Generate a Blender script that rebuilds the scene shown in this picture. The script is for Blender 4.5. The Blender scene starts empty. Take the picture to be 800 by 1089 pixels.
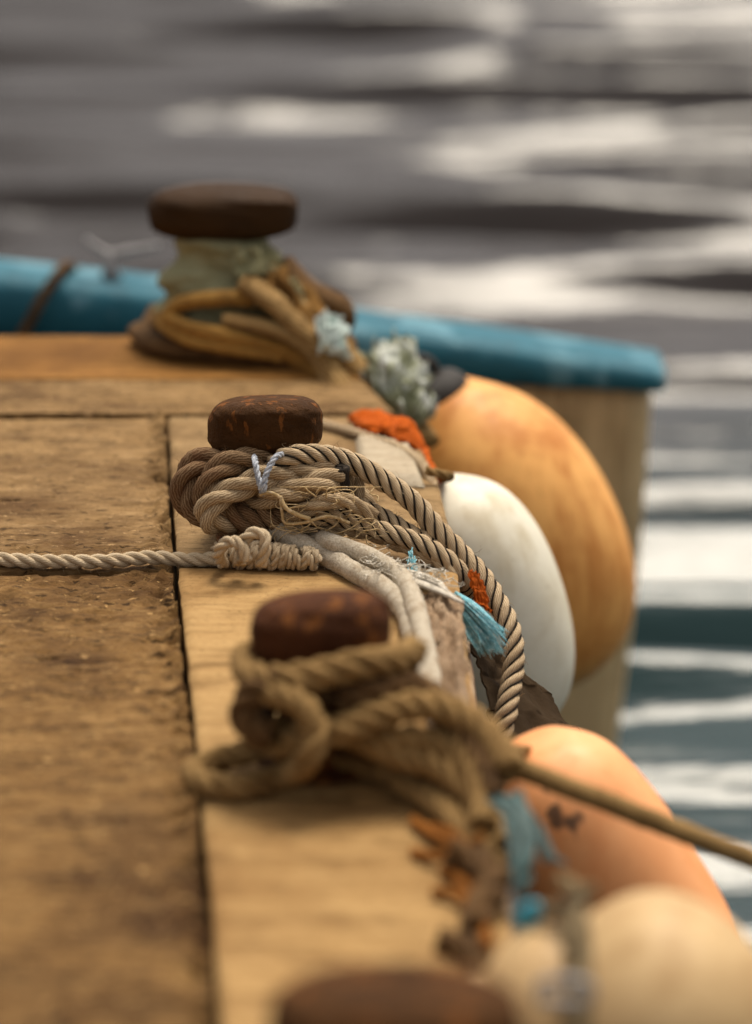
import bpy, math, random
import numpy as np
from mathutils import Vector, Matrix

random.seed(7)
rng = np.random.default_rng(11)
S = bpy.context.scene
COL = S.collection
pi = math.pi

# ------------------------------------------------------------------ camera
F_PX, W_PX, H_PX = 3200.0, 800.0, 1089.0
PITCH = math.atan(1007.0 / F_PX)
CAM_H = 1.222
CP, SP = math.cos(PITCH), math.sin(PITCH)
cam_d = bpy.data.cameras.new('camera')
cam = bpy.data.objects.new('camera', cam_d)
COL.objects.link(cam)
cam.location = (0, 0, CAM_H)
cam.rotation_euler = (pi / 2 - PITCH, 0, 0)
cam_d.sensor_fit = 'HORIZONTAL'
cam_d.sensor_width = 36.0
cam_d.lens = 36.0 * F_PX / W_PX
cam_d.clip_start = 0.05
cam_d.clip_end = 6000
cam_d.dof.use_dof = True
cam_d.dof.focus_distance = 3.86
cam_d.dof.aperture_fstop = cam_d.lens / 1000 / 0.064
S.camera = cam


def ray(u, v):
    a = (u - W_PX / 2) / F_PX
    t = (v - H_PX / 2) / F_PX
    return np.array([a, CP - t * SP, -SP - t * CP])


def PY(u, v, y):
    """the point seen at (u, v) of the photograph whose forward distance is y"""
    d = ray(u, v)
    return np.array([0, 0, CAM_H]) + d * (y / d[1])


def PZ(u, v, z=0.0):
    """the point seen at (u, v) whose height above the deck is z"""
    d = ray(u, v)
    return np.array([0, 0, CAM_H]) + d * ((z - CAM_H) / d[2])


def mpp(u, v, y):
    return (y / ray(u, v)[1]) / F_PX


# ------------------------------------------------------------------ numpy noise
def _h2(ix, iy, seed):
    n = (ix.astype(np.int64) * 374761393 + iy.astype(np.int64) * 668265263 + seed * 1442695041) & 0x7fffffff
    n = ((n ^ (n >> 13)) * 1274126177) & 0x7fffffff
    n = (n ^ (n >> 16)) & 0xffff
    return n / 65535.0


def vnoise(x, y, seed=0):
    x0, y0 = np.floor(x), np.floor(y)
    fx, fy = x - x0, y - y0
    fx = fx * fx * (3 - 2 * fx)
    fy = fy * fy * (3 - 2 * fy)
    a, b = _h2(x0, y0, seed), _h2(x0 + 1, y0, seed)
    c, d = _h2(x0, y0 + 1, seed), _h2(x0 + 1, y0 + 1, seed)
    return (a * (1 - fx) + b * fx) * (1 - fy) + (c * (1 - fx) + d * fx) * fy - 0.5


def fbm(x, y, seed=0, oct=4):
    s, a = 0, 1.0
    for k in range(oct):
        s = s + a * vnoise(x, y, seed + k * 17)
        x, y, a = x * 2.03 + 5.1, y * 2.03 + 3.7, a * 0.5
    return s


# ------------------------------------------------------------------ mesh building
class MB:
    def __init__(self):
        self.v, self.f, self.m, self.uv = [], [], [], []
        self.n = 0

    def add(self, verts, faces, uvs=None, mat=0):
        verts = np.asarray(verts, float).reshape(-1, 3)
        self.v.append(verts)
        for k, fc in enumerate(faces):
            self.f.append(tuple(int(i) + self.n for i in fc))
            self.m.append(mat)
            self.uv.append(uvs[k] if uvs is not None else None)
        self.n += len(verts)

    def grid(self, P, closed_u=False, mat=0, UV=None, caps=False):
        """P: rows x cols x 3"""
        r, c = P.shape[:2]
        faces, uvs = [], []
        cc = c if closed_u else c - 1
        for i in range(r - 1):
            for j in range(cc):
                j2 = (j + 1) % c
                faces.append((i * c + j, i * c + j2, (i + 1) * c + j2, (i + 1) * c + j))
                if UV is not None:
                    u0, u1 = j / c, (j + 1) / c
                    uvs.append(((u0, UV[i]), (u1, UV[i]), (u1, UV[i + 1]), (u0, UV[i + 1])))
                else:
                    uvs.append(None)
        if caps:
            faces.append(tuple(range(c - 1, -1, -1)))
            uvs.append(None)
            faces.append(tuple((r - 1) * c + k for k in range(c)))
            uvs.append(None)
        self.add(P.reshape(-1, 3), faces, uvs, mat)

    def box(self, lo, hi, mat=0):
        x0, y0, z0 = lo
        x1, y1, z1 = hi
        v = [(x0, y0, z0), (x1, y0, z0), (x1, y1, z0), (x0, y1, z0), (x0, y0, z1), (x1, y0, z1), (x1, y1, z1), (x0, y1, z1)]
        self.add(v, [(3, 2, 1, 0), (4, 5, 6, 7), (0, 1, 5, 4), (1, 2, 6, 5), (2, 3, 7, 6), (3, 0, 4, 7)], None, mat)

    def build(self, name, mats, parent=None, smooth=True):
        me = bpy.data.meshes.new(name)
        V = np.concatenate(self.v) if self.v else np.zeros((0, 3))
        me.from_pydata(V.tolist(), [], self.f)
        if not isinstance(mats, (list, tuple)):
            mats = [mats]
        for m in mats:
            me.materials.append(m)
        me.polygons.foreach_set('material_index', self.m)
        me.polygons.foreach_set('use_smooth', [smooth] * len(self.f))
        if any(u is not None for u in self.uv):
            lay = me.uv_layers.new(name='UVMap')
            flat = []
            for fc, u in zip(self.f, self.uv):
                if u is None:
                    u = [(0, 0)] * len(fc)
                for p in u:
                    flat.extend(p)
            lay.data.foreach_set('uv', flat)
        me.update()
        o = bpy.data.objects.new(name, me)
        COL.objects.link(o)
        if parent is not None:
            o.parent = parent
            o.matrix_parent_inverse = Matrix.Translation(-Vector(parent.location))
        return o


def tag(o, label, cat, group=None, kind=None):
    if label:
        o['label'] = label
    if cat:
        o['category'] = cat
    if group:
        o['group'] = group
    if kind:
        o['kind'] = kind
    return o


def empty(name, loc, label, cat, group=None):
    o = bpy.data.objects.new(name, None)
    COL.objects.link(o)
    o.location = Vector(loc)
    o.empty_display_size = 0.05
    return tag(o, label, cat, group)


# ------------------------------------------------------------------ paths
def catmull(pts, step):
    P = np.asarray(pts, float)
    P = np.vstack([2 * P[0] - P[1], P, 2 * P[-1] - P[-2]])
    out = []
    for i in range(1, len(P) - 2):
        p0, p1, p2, p3 = P[i - 1], P[i], P[i + 1], P[i + 2]
        # centripetal
        t0 = 0
        t1 = t0 + max(np.linalg.norm(p1 - p0), 1e-6) ** .5
        t2 = t1 + max(np.linalg.norm(p2 - p1), 1e-6) ** .5
        t3 = t2 + max(np.linalg.norm(p3 - p2), 1e-6) ** .5
        n = max(3, int(np.linalg.norm(p2 - p1) / step * 2))
        t = np.linspace(t1, t2, n, endpoint=False)[:, None]
        A1 = (t1 - t) / (t1 - t0) * p0 + (t - t0) / (t1 - t0) * p1
        A2 = (t2 - t) / (t2 - t1) * p1 + (t - t1) / (t2 - t1) * p2
        A3 = (t3 - t) / (t3 - t2) * p2 + (t - t2) / (t3 - t2) * p3
        B1 = (t2 - t) / (t2 - t0) * A1 + (t - t0) / (t2 - t0) * A2
        B2 = (t3 - t) / (t3 - t1) * A2 + (t - t1) / (t3 - t1) * A3
        out.append((t2 - t) / (t2 - t1) * B1 + (t - t1) / (t2 - t1) * B2)
    out.append(P[-2][None])
    C = np.concatenate(out)
    d = np.r_[0, np.cumsum(np.linalg.norm(np.diff(C, axis=0), axis=1))]
    n = max(4, int(d[-1] / step))
    s = np.linspace(0, d[-1], n)
    C = np.stack([np.interp(s, d, C[:, k]) for k in range(3)], 1)
    return C, s


def frames(C):
    T = np.gradient(C, axis=0)
    T /= np.maximum(np.linalg.norm(T, axis=1, keepdims=True), 1e-9)
    N = np.zeros_like(C)
    a = np.array([0, 0, 1.0]) if abs(T[0][2]) < .9 else np.array([1.0, 0, 0])
    n = a - T[0] * a.dot(T[0])
    n /= np.linalg.norm(n)
    for i in range(len(C)):
        n = n - T[i] * n.dot(T[i])
        n /= max(np.linalg.norm(n), 1e-9)
        N[i] = n
    return T, N, np.cross(T, N)


def sweep(mb, C, rad, sides=8, mat=0, caps=True, N=None, B=None, flat=1.0, vs=None):
    if N is None:
        _, N, B = frames(C)
    rad = np.broadcast_to(np.asarray(rad, float), (len(C),))
    a = np.linspace(0, 2 * pi, sides, endpoint=False)
    P = C[:, None, :] + rad[:, None, None] * (np.cos(a)[None, :, None] * N[:, None, :] * flat + np.sin(a)[None, :, None] * B[:, None, :])
    mb.grid(P, closed_u=True, mat=mat, UV=vs, caps=caps)


def hairs(mb, C, N, B, R, count, length, mat, rad=0.00035):
    n = len(C)
    for _ in range(count):
        i = random.randrange(1, n - 1)
        a = random.uniform(0, 2 * pi)
        out = math.cos(a) * N[i] + math.sin(a) * B[i]
        t = C[i + 1] - C[i - 1]
        t /= np.linalg.norm(t) + 1e-9
        p0 = C[i] + out * R * .9
        L = length * random.uniform(.4, 1.4)
        rnd = rng.normal(size=3)
        p1 = p0 + (out * .5 + t * random.choice((-1, 1)) * .6 + rnd * .25) * L * .5
        p2 = p1 + (out * .35 + t * random.uniform(-.7, .7) + rng.normal(size=3) * .45) * L * .5
        CC, s = catmull([p0, p1, p2], L / 6)
        sweep(mb, CC, np.linspace(rad, rad * .4, len(CC)), 3, mat, caps=False)


def rope(mb, pts, R, pitch=7.0, strands=3, mat=0, tracer=None, fuzz=0, fuzz_len=.012, step=None, phase=0.0, sides=8, wob=.0, taper=None):
    """laid rope: twisted strands round the path; pitch in radii per full turn"""
    C, s = catmull(pts, step or R * .36)
    wob = max(wob, .0005)
    if wob:
        k = rng.normal(size=(3, 3)) * wob
        C = C + np.sin(s[:, None] * 31 + 1) * k[0] + np.sin(s[:, None] * 57 + 2) * k[1] * .6 + np.sin(s[:, None] * 93) * k[2] * .3
    _, N, B = frames(C)
    Rr = np.full(len(C), R)
    if taper is not None:
        Rr = Rr * np.interp(np.linspace(0, 1, len(C)), np.linspace(0, 1, len(taper)), taper)
    rs, off = {3: (.54, .5), 4: (.46, .56)}[strands]
    L = pitch * R
    for k in range(strands):
        th = 2 * pi * s / L + 2 * pi * k / strands + phase
        D = np.cos(th)[:, None] * N + np.sin(th)[:, None] * B
        CC = C + D * (off * Rr)[:, None] * (1 + .05 * np.sin(s * 40 + k) + .06 * np.sin(s * 97 + k * 2.1))[:, None]
        sweep(mb, CC, rs * Rr, sides, mat, N=N, B=B, vs=s / (2 * pi * rs * R))
    if tracer is not None:
        for k in range(strands):
            th = 2 * pi * s / L + phase + 2 * pi * (k + .5) / strands
            D = np.cos(th)[:, None] * N + np.sin(th)[:, None] * B
            sweep(mb, C + D * (.80 * Rr)[:, None], .10 * Rr, 5, tracer, N=N, B=B)
    if fuzz:
        hairs(mb, C, N, B, R, int(fuzz * s[-1]), fuzz_len, mat)
    return C


def softrope(mb, pts, R, mat=0, fuzz=0, fuzz_len=.007, seed=0, flat=1.0):
    C, s = catmull(pts, R * .3)
    _, N, B = frames(C)
    sides = 20
    a = np.linspace(0, 2 * pi, sides, endpoint=False)
    rr = R * (1 + .16 * fbm(s[:, None] / R * .7 + 0 * a, (a * 2 / pi)[None, :] + 0 * s[:, None], seed, 4))
    P = C[:, None, :] + rr[:, :, None] * (np.cos(a)[None, :, None] * N[:, None, :] * flat + np.sin(a)[None, :, None] * B[:, None, :])
    mb.grid(P, True, mat, UV=s / (2 * pi * R), caps=True)
    if fuzz:
        hairs(mb, C, N, B, R, int(fuzz * s[-1]), fuzz_len, mat, .00025)


# ------------------------------------------------------------------ materials
class NT:
    def __init__(self, name):
        self.m = bpy.data.materials.new(name)
        self.m.use_nodes = True
        self.t = self.m.node_tree
        self.b = self.t.nodes['Principled BSDF']
        self.tc = self.t.nodes.new('ShaderNodeTexCoord')

    def n(self, typ, **kw):
        o = self.t.nodes.new(typ)
        for k, v in kw.items():
            if k in o.inputs:
                o.inputs[k].default_value = v
            else:
                setattr(o, k, v)
        return o

    def l(self, a, b):
        self.t.links.new(a, b)

    def coords(self, scale=(1, 1, 1), rot=(0, 0, 0), out='Object'):
        mp = self.n('ShaderNodeMapping')
        mp.inputs['Scale'].default_value = scale
        mp.inputs['Rotation'].default_value = rot
        self.l(self.tc.outputs[out], mp.inputs['Vector'])
        return mp.outputs['Vector']

    def noise(self, vec, scale, detail=5, rough=.6, dist=0.0):
        o = self.n('ShaderNodeTexNoise')
        o.inputs['Scale'].default_value = scale
        o.inputs['Detail'].default_value = detail
        o.inputs['Roughness'].default_value = rough
        o.inputs['Distortion'].default_value = dist
        self.l(vec, o.inputs['Vector'])
        return o.outputs['Fac']

    def ramp(self, fac, stops):
        o = self.n('ShaderNodeValToRGB')
        e = o.color_ramp.elements
        while len(e) < len(stops):
            e.new(.5)
        for k, (p, c) in enumerate(stops):
            e[k].position = p
            if not isinstance(c, (tuple, list)):
                c = (c, c, c)
            e[k].color = (c[0], c[1], c[2], 1)
        self.l(fac, o.inputs['Fac'])
        return o.outputs['Color']

    def mix(self, fac, a, b, mode='MIX'):
        o = self.n('ShaderNodeMix', data_type='RGBA', blend_type=mode)
        for sock, val in ((o.inputs[0], fac), (o.inputs[6], a), (o.inputs[7], b)):
            if hasattr(val, 'is_linked'):
                self.l(val, sock)
            elif isinstance(val, (int, float)):
                sock.default_value = val
            else:
                sock.default_value = (*val, 1)
        return o.outputs[2]

    def math(self, op, a, b=None):
        o = self.n('ShaderNodeMath', operation=op)
        for k, val in enumerate((a, b)):
            if val is None:
                continue
            if hasattr(val, 'is_linked'):
                self.l(val, o.inputs[k])
            else:
                o.inputs[k].default_value = val
        return o.outputs[0]

    def bump(self, h, strength=.5, dist=.002, prev=None):
        o = self.n('ShaderNodeBump')
        o.inputs['Strength'].default_value = strength
        o.inputs['Distance'].default_value = dist
        self.l(h, o.inputs['Height'])
        if prev is not None:
            self.l(prev, o.inputs['Normal'])
        return o.outputs['Normal']

    def out(self, color=None, rough=.8, normal=None, spec=.3):
        if color is not None:
            if hasattr(color, 'is_linked'):
                self.l(color, self.b.inputs['Base Color'])
            else:
                self.b.inputs['Base Color'].default_value = (*color, 1)
        if hasattr(rough, 'is_linked'):
            self.l(rough, self.b.inputs['Roughness'])
        else:
            self.b.inputs['Roughness'].default_value = rough
        self.b.inputs['Specular IOR Level'].default_value = spec
        if normal is not None:
            self.l(normal, self.b.inputs['Normal'])
        return self.m


def m_rope(name, dark, mid, light, dirt=(.05, .03, .015), dirt_amt=.5, twist=16, rough=.9, dirt_scale=22):
    M = NT(name)
    obj = M.coords()
    sep = M.n('ShaderNodeSeparateXYZ')
    M.l(M.tc.outputs['UV'], sep.inputs[0])
    nz = M.noise(obj, 160, 3)
    ph = M.math('ADD', M.math('MULTIPLY', sep.outputs[0], 2 * pi * twist), M.math('MULTIPLY', sep.outputs[1], 2 * pi * 5))
    ph = M.math('ADD', ph, M.math('MULTIPLY', nz, 11.0))
    fib = M.math('MULTIPLY', M.math('ADD', M.math('SINE', ph), 1.0), .5)
    fine = M.noise(obj, 900, 2)
    f2 = M.math('ADD', M.math('MULTIPLY', fib, .55), M.math('MULTIPLY', fine, .45))
    c = M.ramp(f2, [(.15, dark), (.5, mid), (.85, light)])
    big = M.noise(obj, dirt_scale, 5, .65)
    c = M.mix(M.ramp(big, [(.45, 0), (.68, dirt_amt)]), c, dirt)
    n = M.bump(f2, .6, .0010)
    n = M.bump(big, .4, .004, n)
    return M.out(c, rough, n, .15)


def m_wood(name, dark, mid, light, grain=(3, 42, 3), stain=(.09, .045, .018), stain_amt=.7, crack=.6, rough=.85, bump=.5, stain_scale=2.6, spec=.12, chips=0.0):
    M = NT(name)
    g = M.coords(grain)
    o = M.coords()
    g1 = M.noise(g, 2.0, 8, .7, .6)
    fine = M.noise(M.coords((22, 200, 22)), 2.2, 6, .75)
    f = M.math('ADD', M.math('MULTIPLY', g1, .55), M.math('MULTIPLY', fine, .45))
    c = M.ramp(f, [(.34, dark), (.5, mid), (.66, light)])
    st = M.noise(o, stain_scale, 6, .65, .4)
    c = M.mix(M.ramp(st, [(.47, 0), (.66, stain_amt)]), c, stain)
    st2 = M.noise(M.coords((1, 2.4, 1)), 8.0, 7, .72)
    c = M.mix(M.ramp(st2, [(.50, 0), (.68, stain_amt * .9)]), c, tuple(x * .7 for x in stain))
    cr = M.noise(M.coords((2.2, 40, 2)), 3.1, 3, .55, .4)
    crk = M.ramp(cr, [(.64, 0), (.69, crack)])
    c = M.mix(crk, c, (.028, .014, .006))
    speck = M.noise(M.coords((1, 1.6, 1)), 130, 4, .65)
    c = M.mix(M.ramp(speck, [(.57, 0), (.70, .75)]), c, tuple(x * .35 for x in dark))
    n = M.bump(f, bump, .003)
    n = M.bump(crk, .6, -.004, n)
    n = M.bump(speck, bump, -.0025, n)
    if chips:
        fl = M.noise(M.coords((1, 2.2, 1), (0, 0, .15)), 62, 4, .6, .5)
        flk = M.ramp(fl, [(.60, 0), (.66, chips)])
        c = M.mix(flk, c, tuple(min(1, x * 1.45) for x in light))
        pt = M.noise(M.coords((1, 3.2, 1), (0, 0, -.1)), 34, 3, .55, .3)
        ptk = M.ramp(pt, [(.61, 0), (.65, chips)])
        c = M.mix(ptk, c, (.03, .015, .006))
        n = M.bump(flk, .8, .004, n)
        n = M.bump(ptk, .9, -.006, n)
    return M.out(c, rough, n, spec)


def m_paint(name, base, dirt, amt=.5, rough=.45, scale=6, spec=.4, scuff=None, sth=.66, ssc=17, streak=False, bump=.12):
    M = NT(name)
    o = M.coords()
    a = M.noise(o, scale, 6, .62, .3)
    c = M.mix(M.ramp(a, [(.46, 0), (.72, amt)]), base, dirt)
    b = M.noise(o, scale * 9, 5, .7)
    c = M.mix(M.ramp(b, [(.58, 0), (.72, amt * .55)]), c, tuple(x * .55 for x in dirt))
    if streak:
        s = M.noise(M.coords((14, 14, 1.2)), 1.6, 5, .6)
        c = M.mix(M.ramp(s, [(.48, 0), (.66, amt)]), c, dirt)
    if scuff:
        d = M.noise(M.coords((1, 1, .45), (0, .5, 0)), ssc, 3, .6, .2)
        c = M.mix(M.ramp(d, [(sth, 0), (sth + .05, .9)]), c, scuff)
    r = M.ramp(b, [(.3, rough), (.7, min(1, rough + .25))])
    n = M.bump(b, bump, .002)
    n = M.bump(a, bump, .01, n)
    return M.out(c, r, n, spec)


M_ROPE_TAN = m_rope('rope_tan', (.20, .125, .062), (.40, .285, .165), (.62, .49, .32), (.13, .075, .03), .55)
M_ROPE_FLECK = m_rope('rope_fleck', (.25, .165, .085), (.46, .335, .20), (.66, .53, .36), (.17, .10, .045), .4)
M_ROPE_TAN_DARK = m_rope('rope_tan_dark', (.085, .047, .022), (.19, .115, .058), (.34, .23, .13), (.10, .035, .012), .7)
M_ROPE_THIN = m_rope('rope_thin', (.30, .215, .12), (.52, .40, .255), (.72, .60, .43), (.22, .14, .07), .4)
M_ROPE_BROWN = m_rope('rope_brown', (.115, .062, .019), (.27, .160, .058), (.45, .290, .12), (.085, .042, .012), .6)
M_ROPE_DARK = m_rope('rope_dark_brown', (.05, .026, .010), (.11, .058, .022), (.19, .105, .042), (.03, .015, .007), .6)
M_ROPE_OCHRE = m_rope('rope_ochre', (.17, .082, .017), (.33, .17, .038), (.47, .27, .075), (.09, .045, .014), .5)
M_ROPE_WHITE = m_rope('rope_white', (.46, .41, .33), (.68, .63, .54), (.80, .77, .70), (.36, .28, .19), .35, twist=3)
def m_felt(name, a, b, dirt):
    M = NT(name)
    o = M.coords()
    f = M.noise(o, 420, 4, .65)
    g = M.noise(o, 60, 4, .6)
    c = M.ramp(f, [(.3, a), (.7, b)])
    c = M.mix(M.ramp(g, [(.48, 0), (.7, .6)]), c, dirt)
    return M.out(c, .95, M.bump(f, .8, .0015, M.bump(g, .5, .003)), .08)


M_FELT = m_felt('rope_felt', (.30, .245, .175), (.60, .53, .42), (.27, .195, .12))
M_FIBRE = m_rope('fibre_straw', (.42, .29, .13), (.58, .43, .24), (.72, .58, .38), (.3, .2, .1), .3)
M_TRACER = m_rope('tracer_black', (.012, .009, .007), (.03, .022, .016), (.05, .04, .03), (.02, .015, .01), .3)
M_RUST_ROPE = m_rope('rust_stained', (.13, .042, .008), (.30, .105, .016), (.46, .18, .03), (.12, .04, .01), .6)
M_BLUE_FIB = m_rope('fibre_blue', (.14, .42, .50), (.36, .66, .73), (.66, .86, .88), (.1, .3, .36), .3)
M_TWINE = m_rope('twine_white_blue', (.20, .24, .32), (.66, .69, .74), (.88, .9, .93), (.05, .07, .12), .8, dirt_scale=190)

M_BOARD = m_wood('deck_wood', (.060, .028, .008), (.205, .110, .036), (.35, .212, .084), grain=(6, 20, 6), stain=(.050, .021, .006), stain_amt=.9, bump=.9, chips=.85)
M_BOARD_MID = m_wood('deck_wood_tan', (.10, .052, .017), (.265, .158, .064), (.39, .25, .118), grain=(6, 22, 6), stain=(.075, .035, .011), stain_amt=.85, bump=.8, chips=.7)
M_BOARD_FAR = m_wood('deck_wood_orange', (.15, .062, .012), (.29, .135, .033), (.40, .205, .06), stain=(.10, .042, .009), stain_amt=.75)
M_CAP = m_wood('cap_wood', (.27, .155, .056), (.375, .230, .092), (.45, .290, .125), stain=(.15, .068, .018), stain_amt=.75, crack=.3, bump=.3)
M_CAP_WORN = m_wood('cap_wood_worn', (.14, .080, .032), (.285, .18, .08), (.40, .27, .135), stain=(.11, .055, .02), stain_amt=.65, crack=.5, bump=.6, chips=.4)
M_PALE = m_wood('pale_wood', (.30, .24, .16), (.45, .375, .27), (.54, .47, .36), stain=(.35, .26, .16), stain_amt=.4, crack=.2)
M_TIMBER = m_wood('worn_timber', (.12, .068, .034), (.34, .23, .14), (.56, .43, .30), grain=(30, 5, 5), stain_amt=.6, bump=1.0)
M_DARKTIMBER = m_wood('dark_timber', (.014, .009, .006), (.032, .021, .014), (.06, .042, .028), stain_amt=.3)
M_HULL = m_paint('hull_paint_brown', (.06, .04, .022), (.025, .016, .01), .7, .8, 4, streak=True, spec=.05)
M_RUBBER = m_paint('black_rubber', (.022, .018, .015), (.07, .055, .04), .5, .6, 20)
M_CAST = m_paint('bollard_rusty_iron', (.066, .029, .010), (.022, .010, .004), .8, .55, 14, spec=.05, bump=1.4, scuff=(.17, .062, .016), sth=.56, ssc=48)
M_CASTTOP = m_paint('bollard_black_top', (.014, .010, .008), (.035, .02, .012), .6, .6, 20, bump=.3)
M_CASTRED = m_paint('bollard_reddish_iron', (.074, .027, .011), (.026, .010, .005), .7, .55, 14, spec=.05, bump=1.4, scuff=(.17, .062, .016), sth=.56, ssc=48)
M_CASTOR = m_paint('bollard_orange_iron', (.036, .0155, .0035), (.014, .0065, .0022), .7, .55, 10, spec=.12, bump=.35)
M_F_ORANGE = m_paint('fender_orange', (.86, .43, .12), (.52, .175, .025), .75, .45, 7, streak=True)
M_F_WHITE = m_paint('fender_white', (.80, .745, .60), (.52, .42, .25), .55, .4, 9, streak=True)
M_F_PINK = m_paint('fender_salmon', (.93, .42, .17), (.80, .26, .07), .45, .38, 6, streak=True, scuff=(.09, .05, .03), sth=.61)
M_F_TAN = m_paint('fender_tan', (.56, .38, .185), (.36, .21, .08), .6, .5, 8, streak=True)
M_BLUE = m_paint('rail_blue_paint', (.020, .125, .175), (.010, .055, .08), .8, .5, 9, spec=.22, scuff=(.10, .24, .30), sth=.56, ssc=9)
M_BEIGE = m_paint('hull_beige', (.66, .48, .25), (.26, .165, .07), .65, .55, 3.5, streak=True)
M_GREEN = m_paint('cloth_green', (.30, .285, .165), (.17, .145, .065), .7, .95, 20, spec=.05, bump=.5)
M_BAG = m_paint('bag_green_white', (.21, .22, .13), (.74, .77, .76), .9, .5, 26, spec=.3)
M_RAGWHITE = m_paint('rag_white_teal', (.66, .74, .70), (.22, .36, .33), .7, .85, 30, spec=.1)
M_RAGBLUE = m_paint('rag_blue', (.085, .135, .132), (.15, .16, .15), .7, .9, 14, spec=.1, bump=.5)
M_RAGORANGE = m_paint('cloth_orange', (.46, .088, .008), (.20, .045, .008), .6, .85, 25, spec=.1, bump=.4)
M_CANVAS = m_paint('canvas_dark', (.035, .022, .012), (.06, .04, .022), .6, .95, 18, spec=.05, bump=.4)
M_OCHRECLOTH = m_paint('canvas_ochre', (.22, .115, .035), (.07, .034, .012), .8, .9, 12, spec=.05, bump=.5)
M_TEAL = m_paint('teal_plastic', (.04, .26, .34), (.03, .15, .2), .4, .35, 30)
M_STEEL = m_paint('grey_steel', (.30, .29, .29), (.14, .12, .11), .6, .4, 40)
M_STRAP = m_paint('strap_webbing', (.22, .16, .085), (.10, .09, .07), .7, .85, 26, spec=.1)


def m_water():
    M = NT('water')
    o = M.coords((.38, 2.2, 1))
    n1 = M.noise(o, 2.4, 4, .5, .2)
    n2 = M.noise(M.coords((.6, 2.6, 1)), 8, 3, .55)
    h = M.math('ADD', n1, M.math('MULTIPLY', n2, .3))
    n = M.bump(h, .25, .05)
    M.b.inputs['IOR'].default_value = 1.33
    sp = M.n('ShaderNodeSeparateXYZ')
    M.l(M.tc.outputs['Object'], sp.inputs[0])
    body = M.math('ADD', M.math('MULTIPLY', sp.outputs[1], .1), M.math('MULTIPLY', M.noise(M.coords((.2, .25, 1)), 1.0, 3), .3))
    c = M.ramp(body, [(.80, (.011, .031, .033)), (.98, (.022, .017, .015))])
    return M.out(c, .07, n, .5)


M_WATER = m_water()

# ------------------------------------------------------------------ setting: water
Z_W = -1.0


def axis(a, b, fine, far, grow=1.12):
    v = [a]
    st = fine
    x = a
    mid = list(np.arange(a, b + 1e-6, fine))
    out_r, x = [], b
    st = fine
    while x < far:
        st *= grow
        x += st
        out_r.append(x)
    out_l, x, st = [], a, fine
    while x > -far:
        st *= grow
        x -= st
        out_l.append(x)
    return np.array(out_l[::-1] + mid + out_r)


xs = axis(-3.2, 3.8, .05, 4000, 1.16)
ys = axis(3.2, 19.0, .03, 4000, 1.16)
X, Y = np.meshgrid(xs, ys)
dx = np.gradient(xs)[None, :] + 0 * X
dy = np.gradient(ys)[:, None] + 0 * X
Z = np.zeros_like(X)
Xw = X + .1 * fbm(X * .4, Y * .5, 3, 3)
Yw = Y + .07 * fbm(X * .5 + 9, Y * .7, 5, 3)
wr = np.random.default_rng(5)
for k in range(110):
    lam = .24 * (1.15 / .24) ** wr.random()
    ang = wr.normal() * (.06 if lam < .6 else .10)
    kx, ky = math.sin(ang) * 2 * pi / lam, math.cos(ang) * 2 * pi / lam
    lee = np.clip((Y - 6.5) / 4.5, 0, 1) if lam > .62 else np.clip(1.15 - (Y - 6) / 30, .5, 1)
    amp = lam * .0112 * (0.6 + .8 * wr.random())
    fade = np.clip((lam / 4 - np.maximum(dx * abs(math.sin(ang)), dy)) / (lam / 6), 0, 1)
    Z += amp * fade * lee * np.sin(kx * Xw + ky * Yw + wr.random() * 6.28)
Z = Z * (1.08 + .45 * fbm(X * .55, Y * 1.3, 33, 3))
mb = MB()
mb.grid(np.stack([X, Y, Z], 2))
water = mb.build('water', M_WATER)
water.location = (0, 0, Z_W)
water['kind'] = 'structure'

# ------------------------------------------------------------------ the wooden boat: deck, cap planks, rails, hull
seam_px = [(170, 300), (175, 400), (178, 455), (187, 605), (208, 800), (230, 1060), (246, 1260), (262, 1500)]
edge_px = [(335, 362), (385, 405), (435, 455), (466, 510), (486, 600), (497, 700), (520, 850), (545, 1000), (585, 1240), (620, 1500)]
seam_w = np.array([PZ(u, v) for u, v in seam_px])
edge_w = np.array([PZ(u, v) for u, v in edge_px])


def xseam(y):
    return np.interp(y, seam_w[::-1, 1], seam_w[::-1, 0])


def xedge(y):
    return np.interp(y, edge_w[::-1, 1], edge_w[::-1, 0])


Y_SEAMS = [1.42, 2.16, 2.89, 3.63, 4.355, 4.56, 4.965]
boat = empty('wooden_boat', (-.6, 3.2, Z_W), 'weathered wooden boat deck of brown boards with a paler cap plank along its edge', 'boat')


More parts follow.
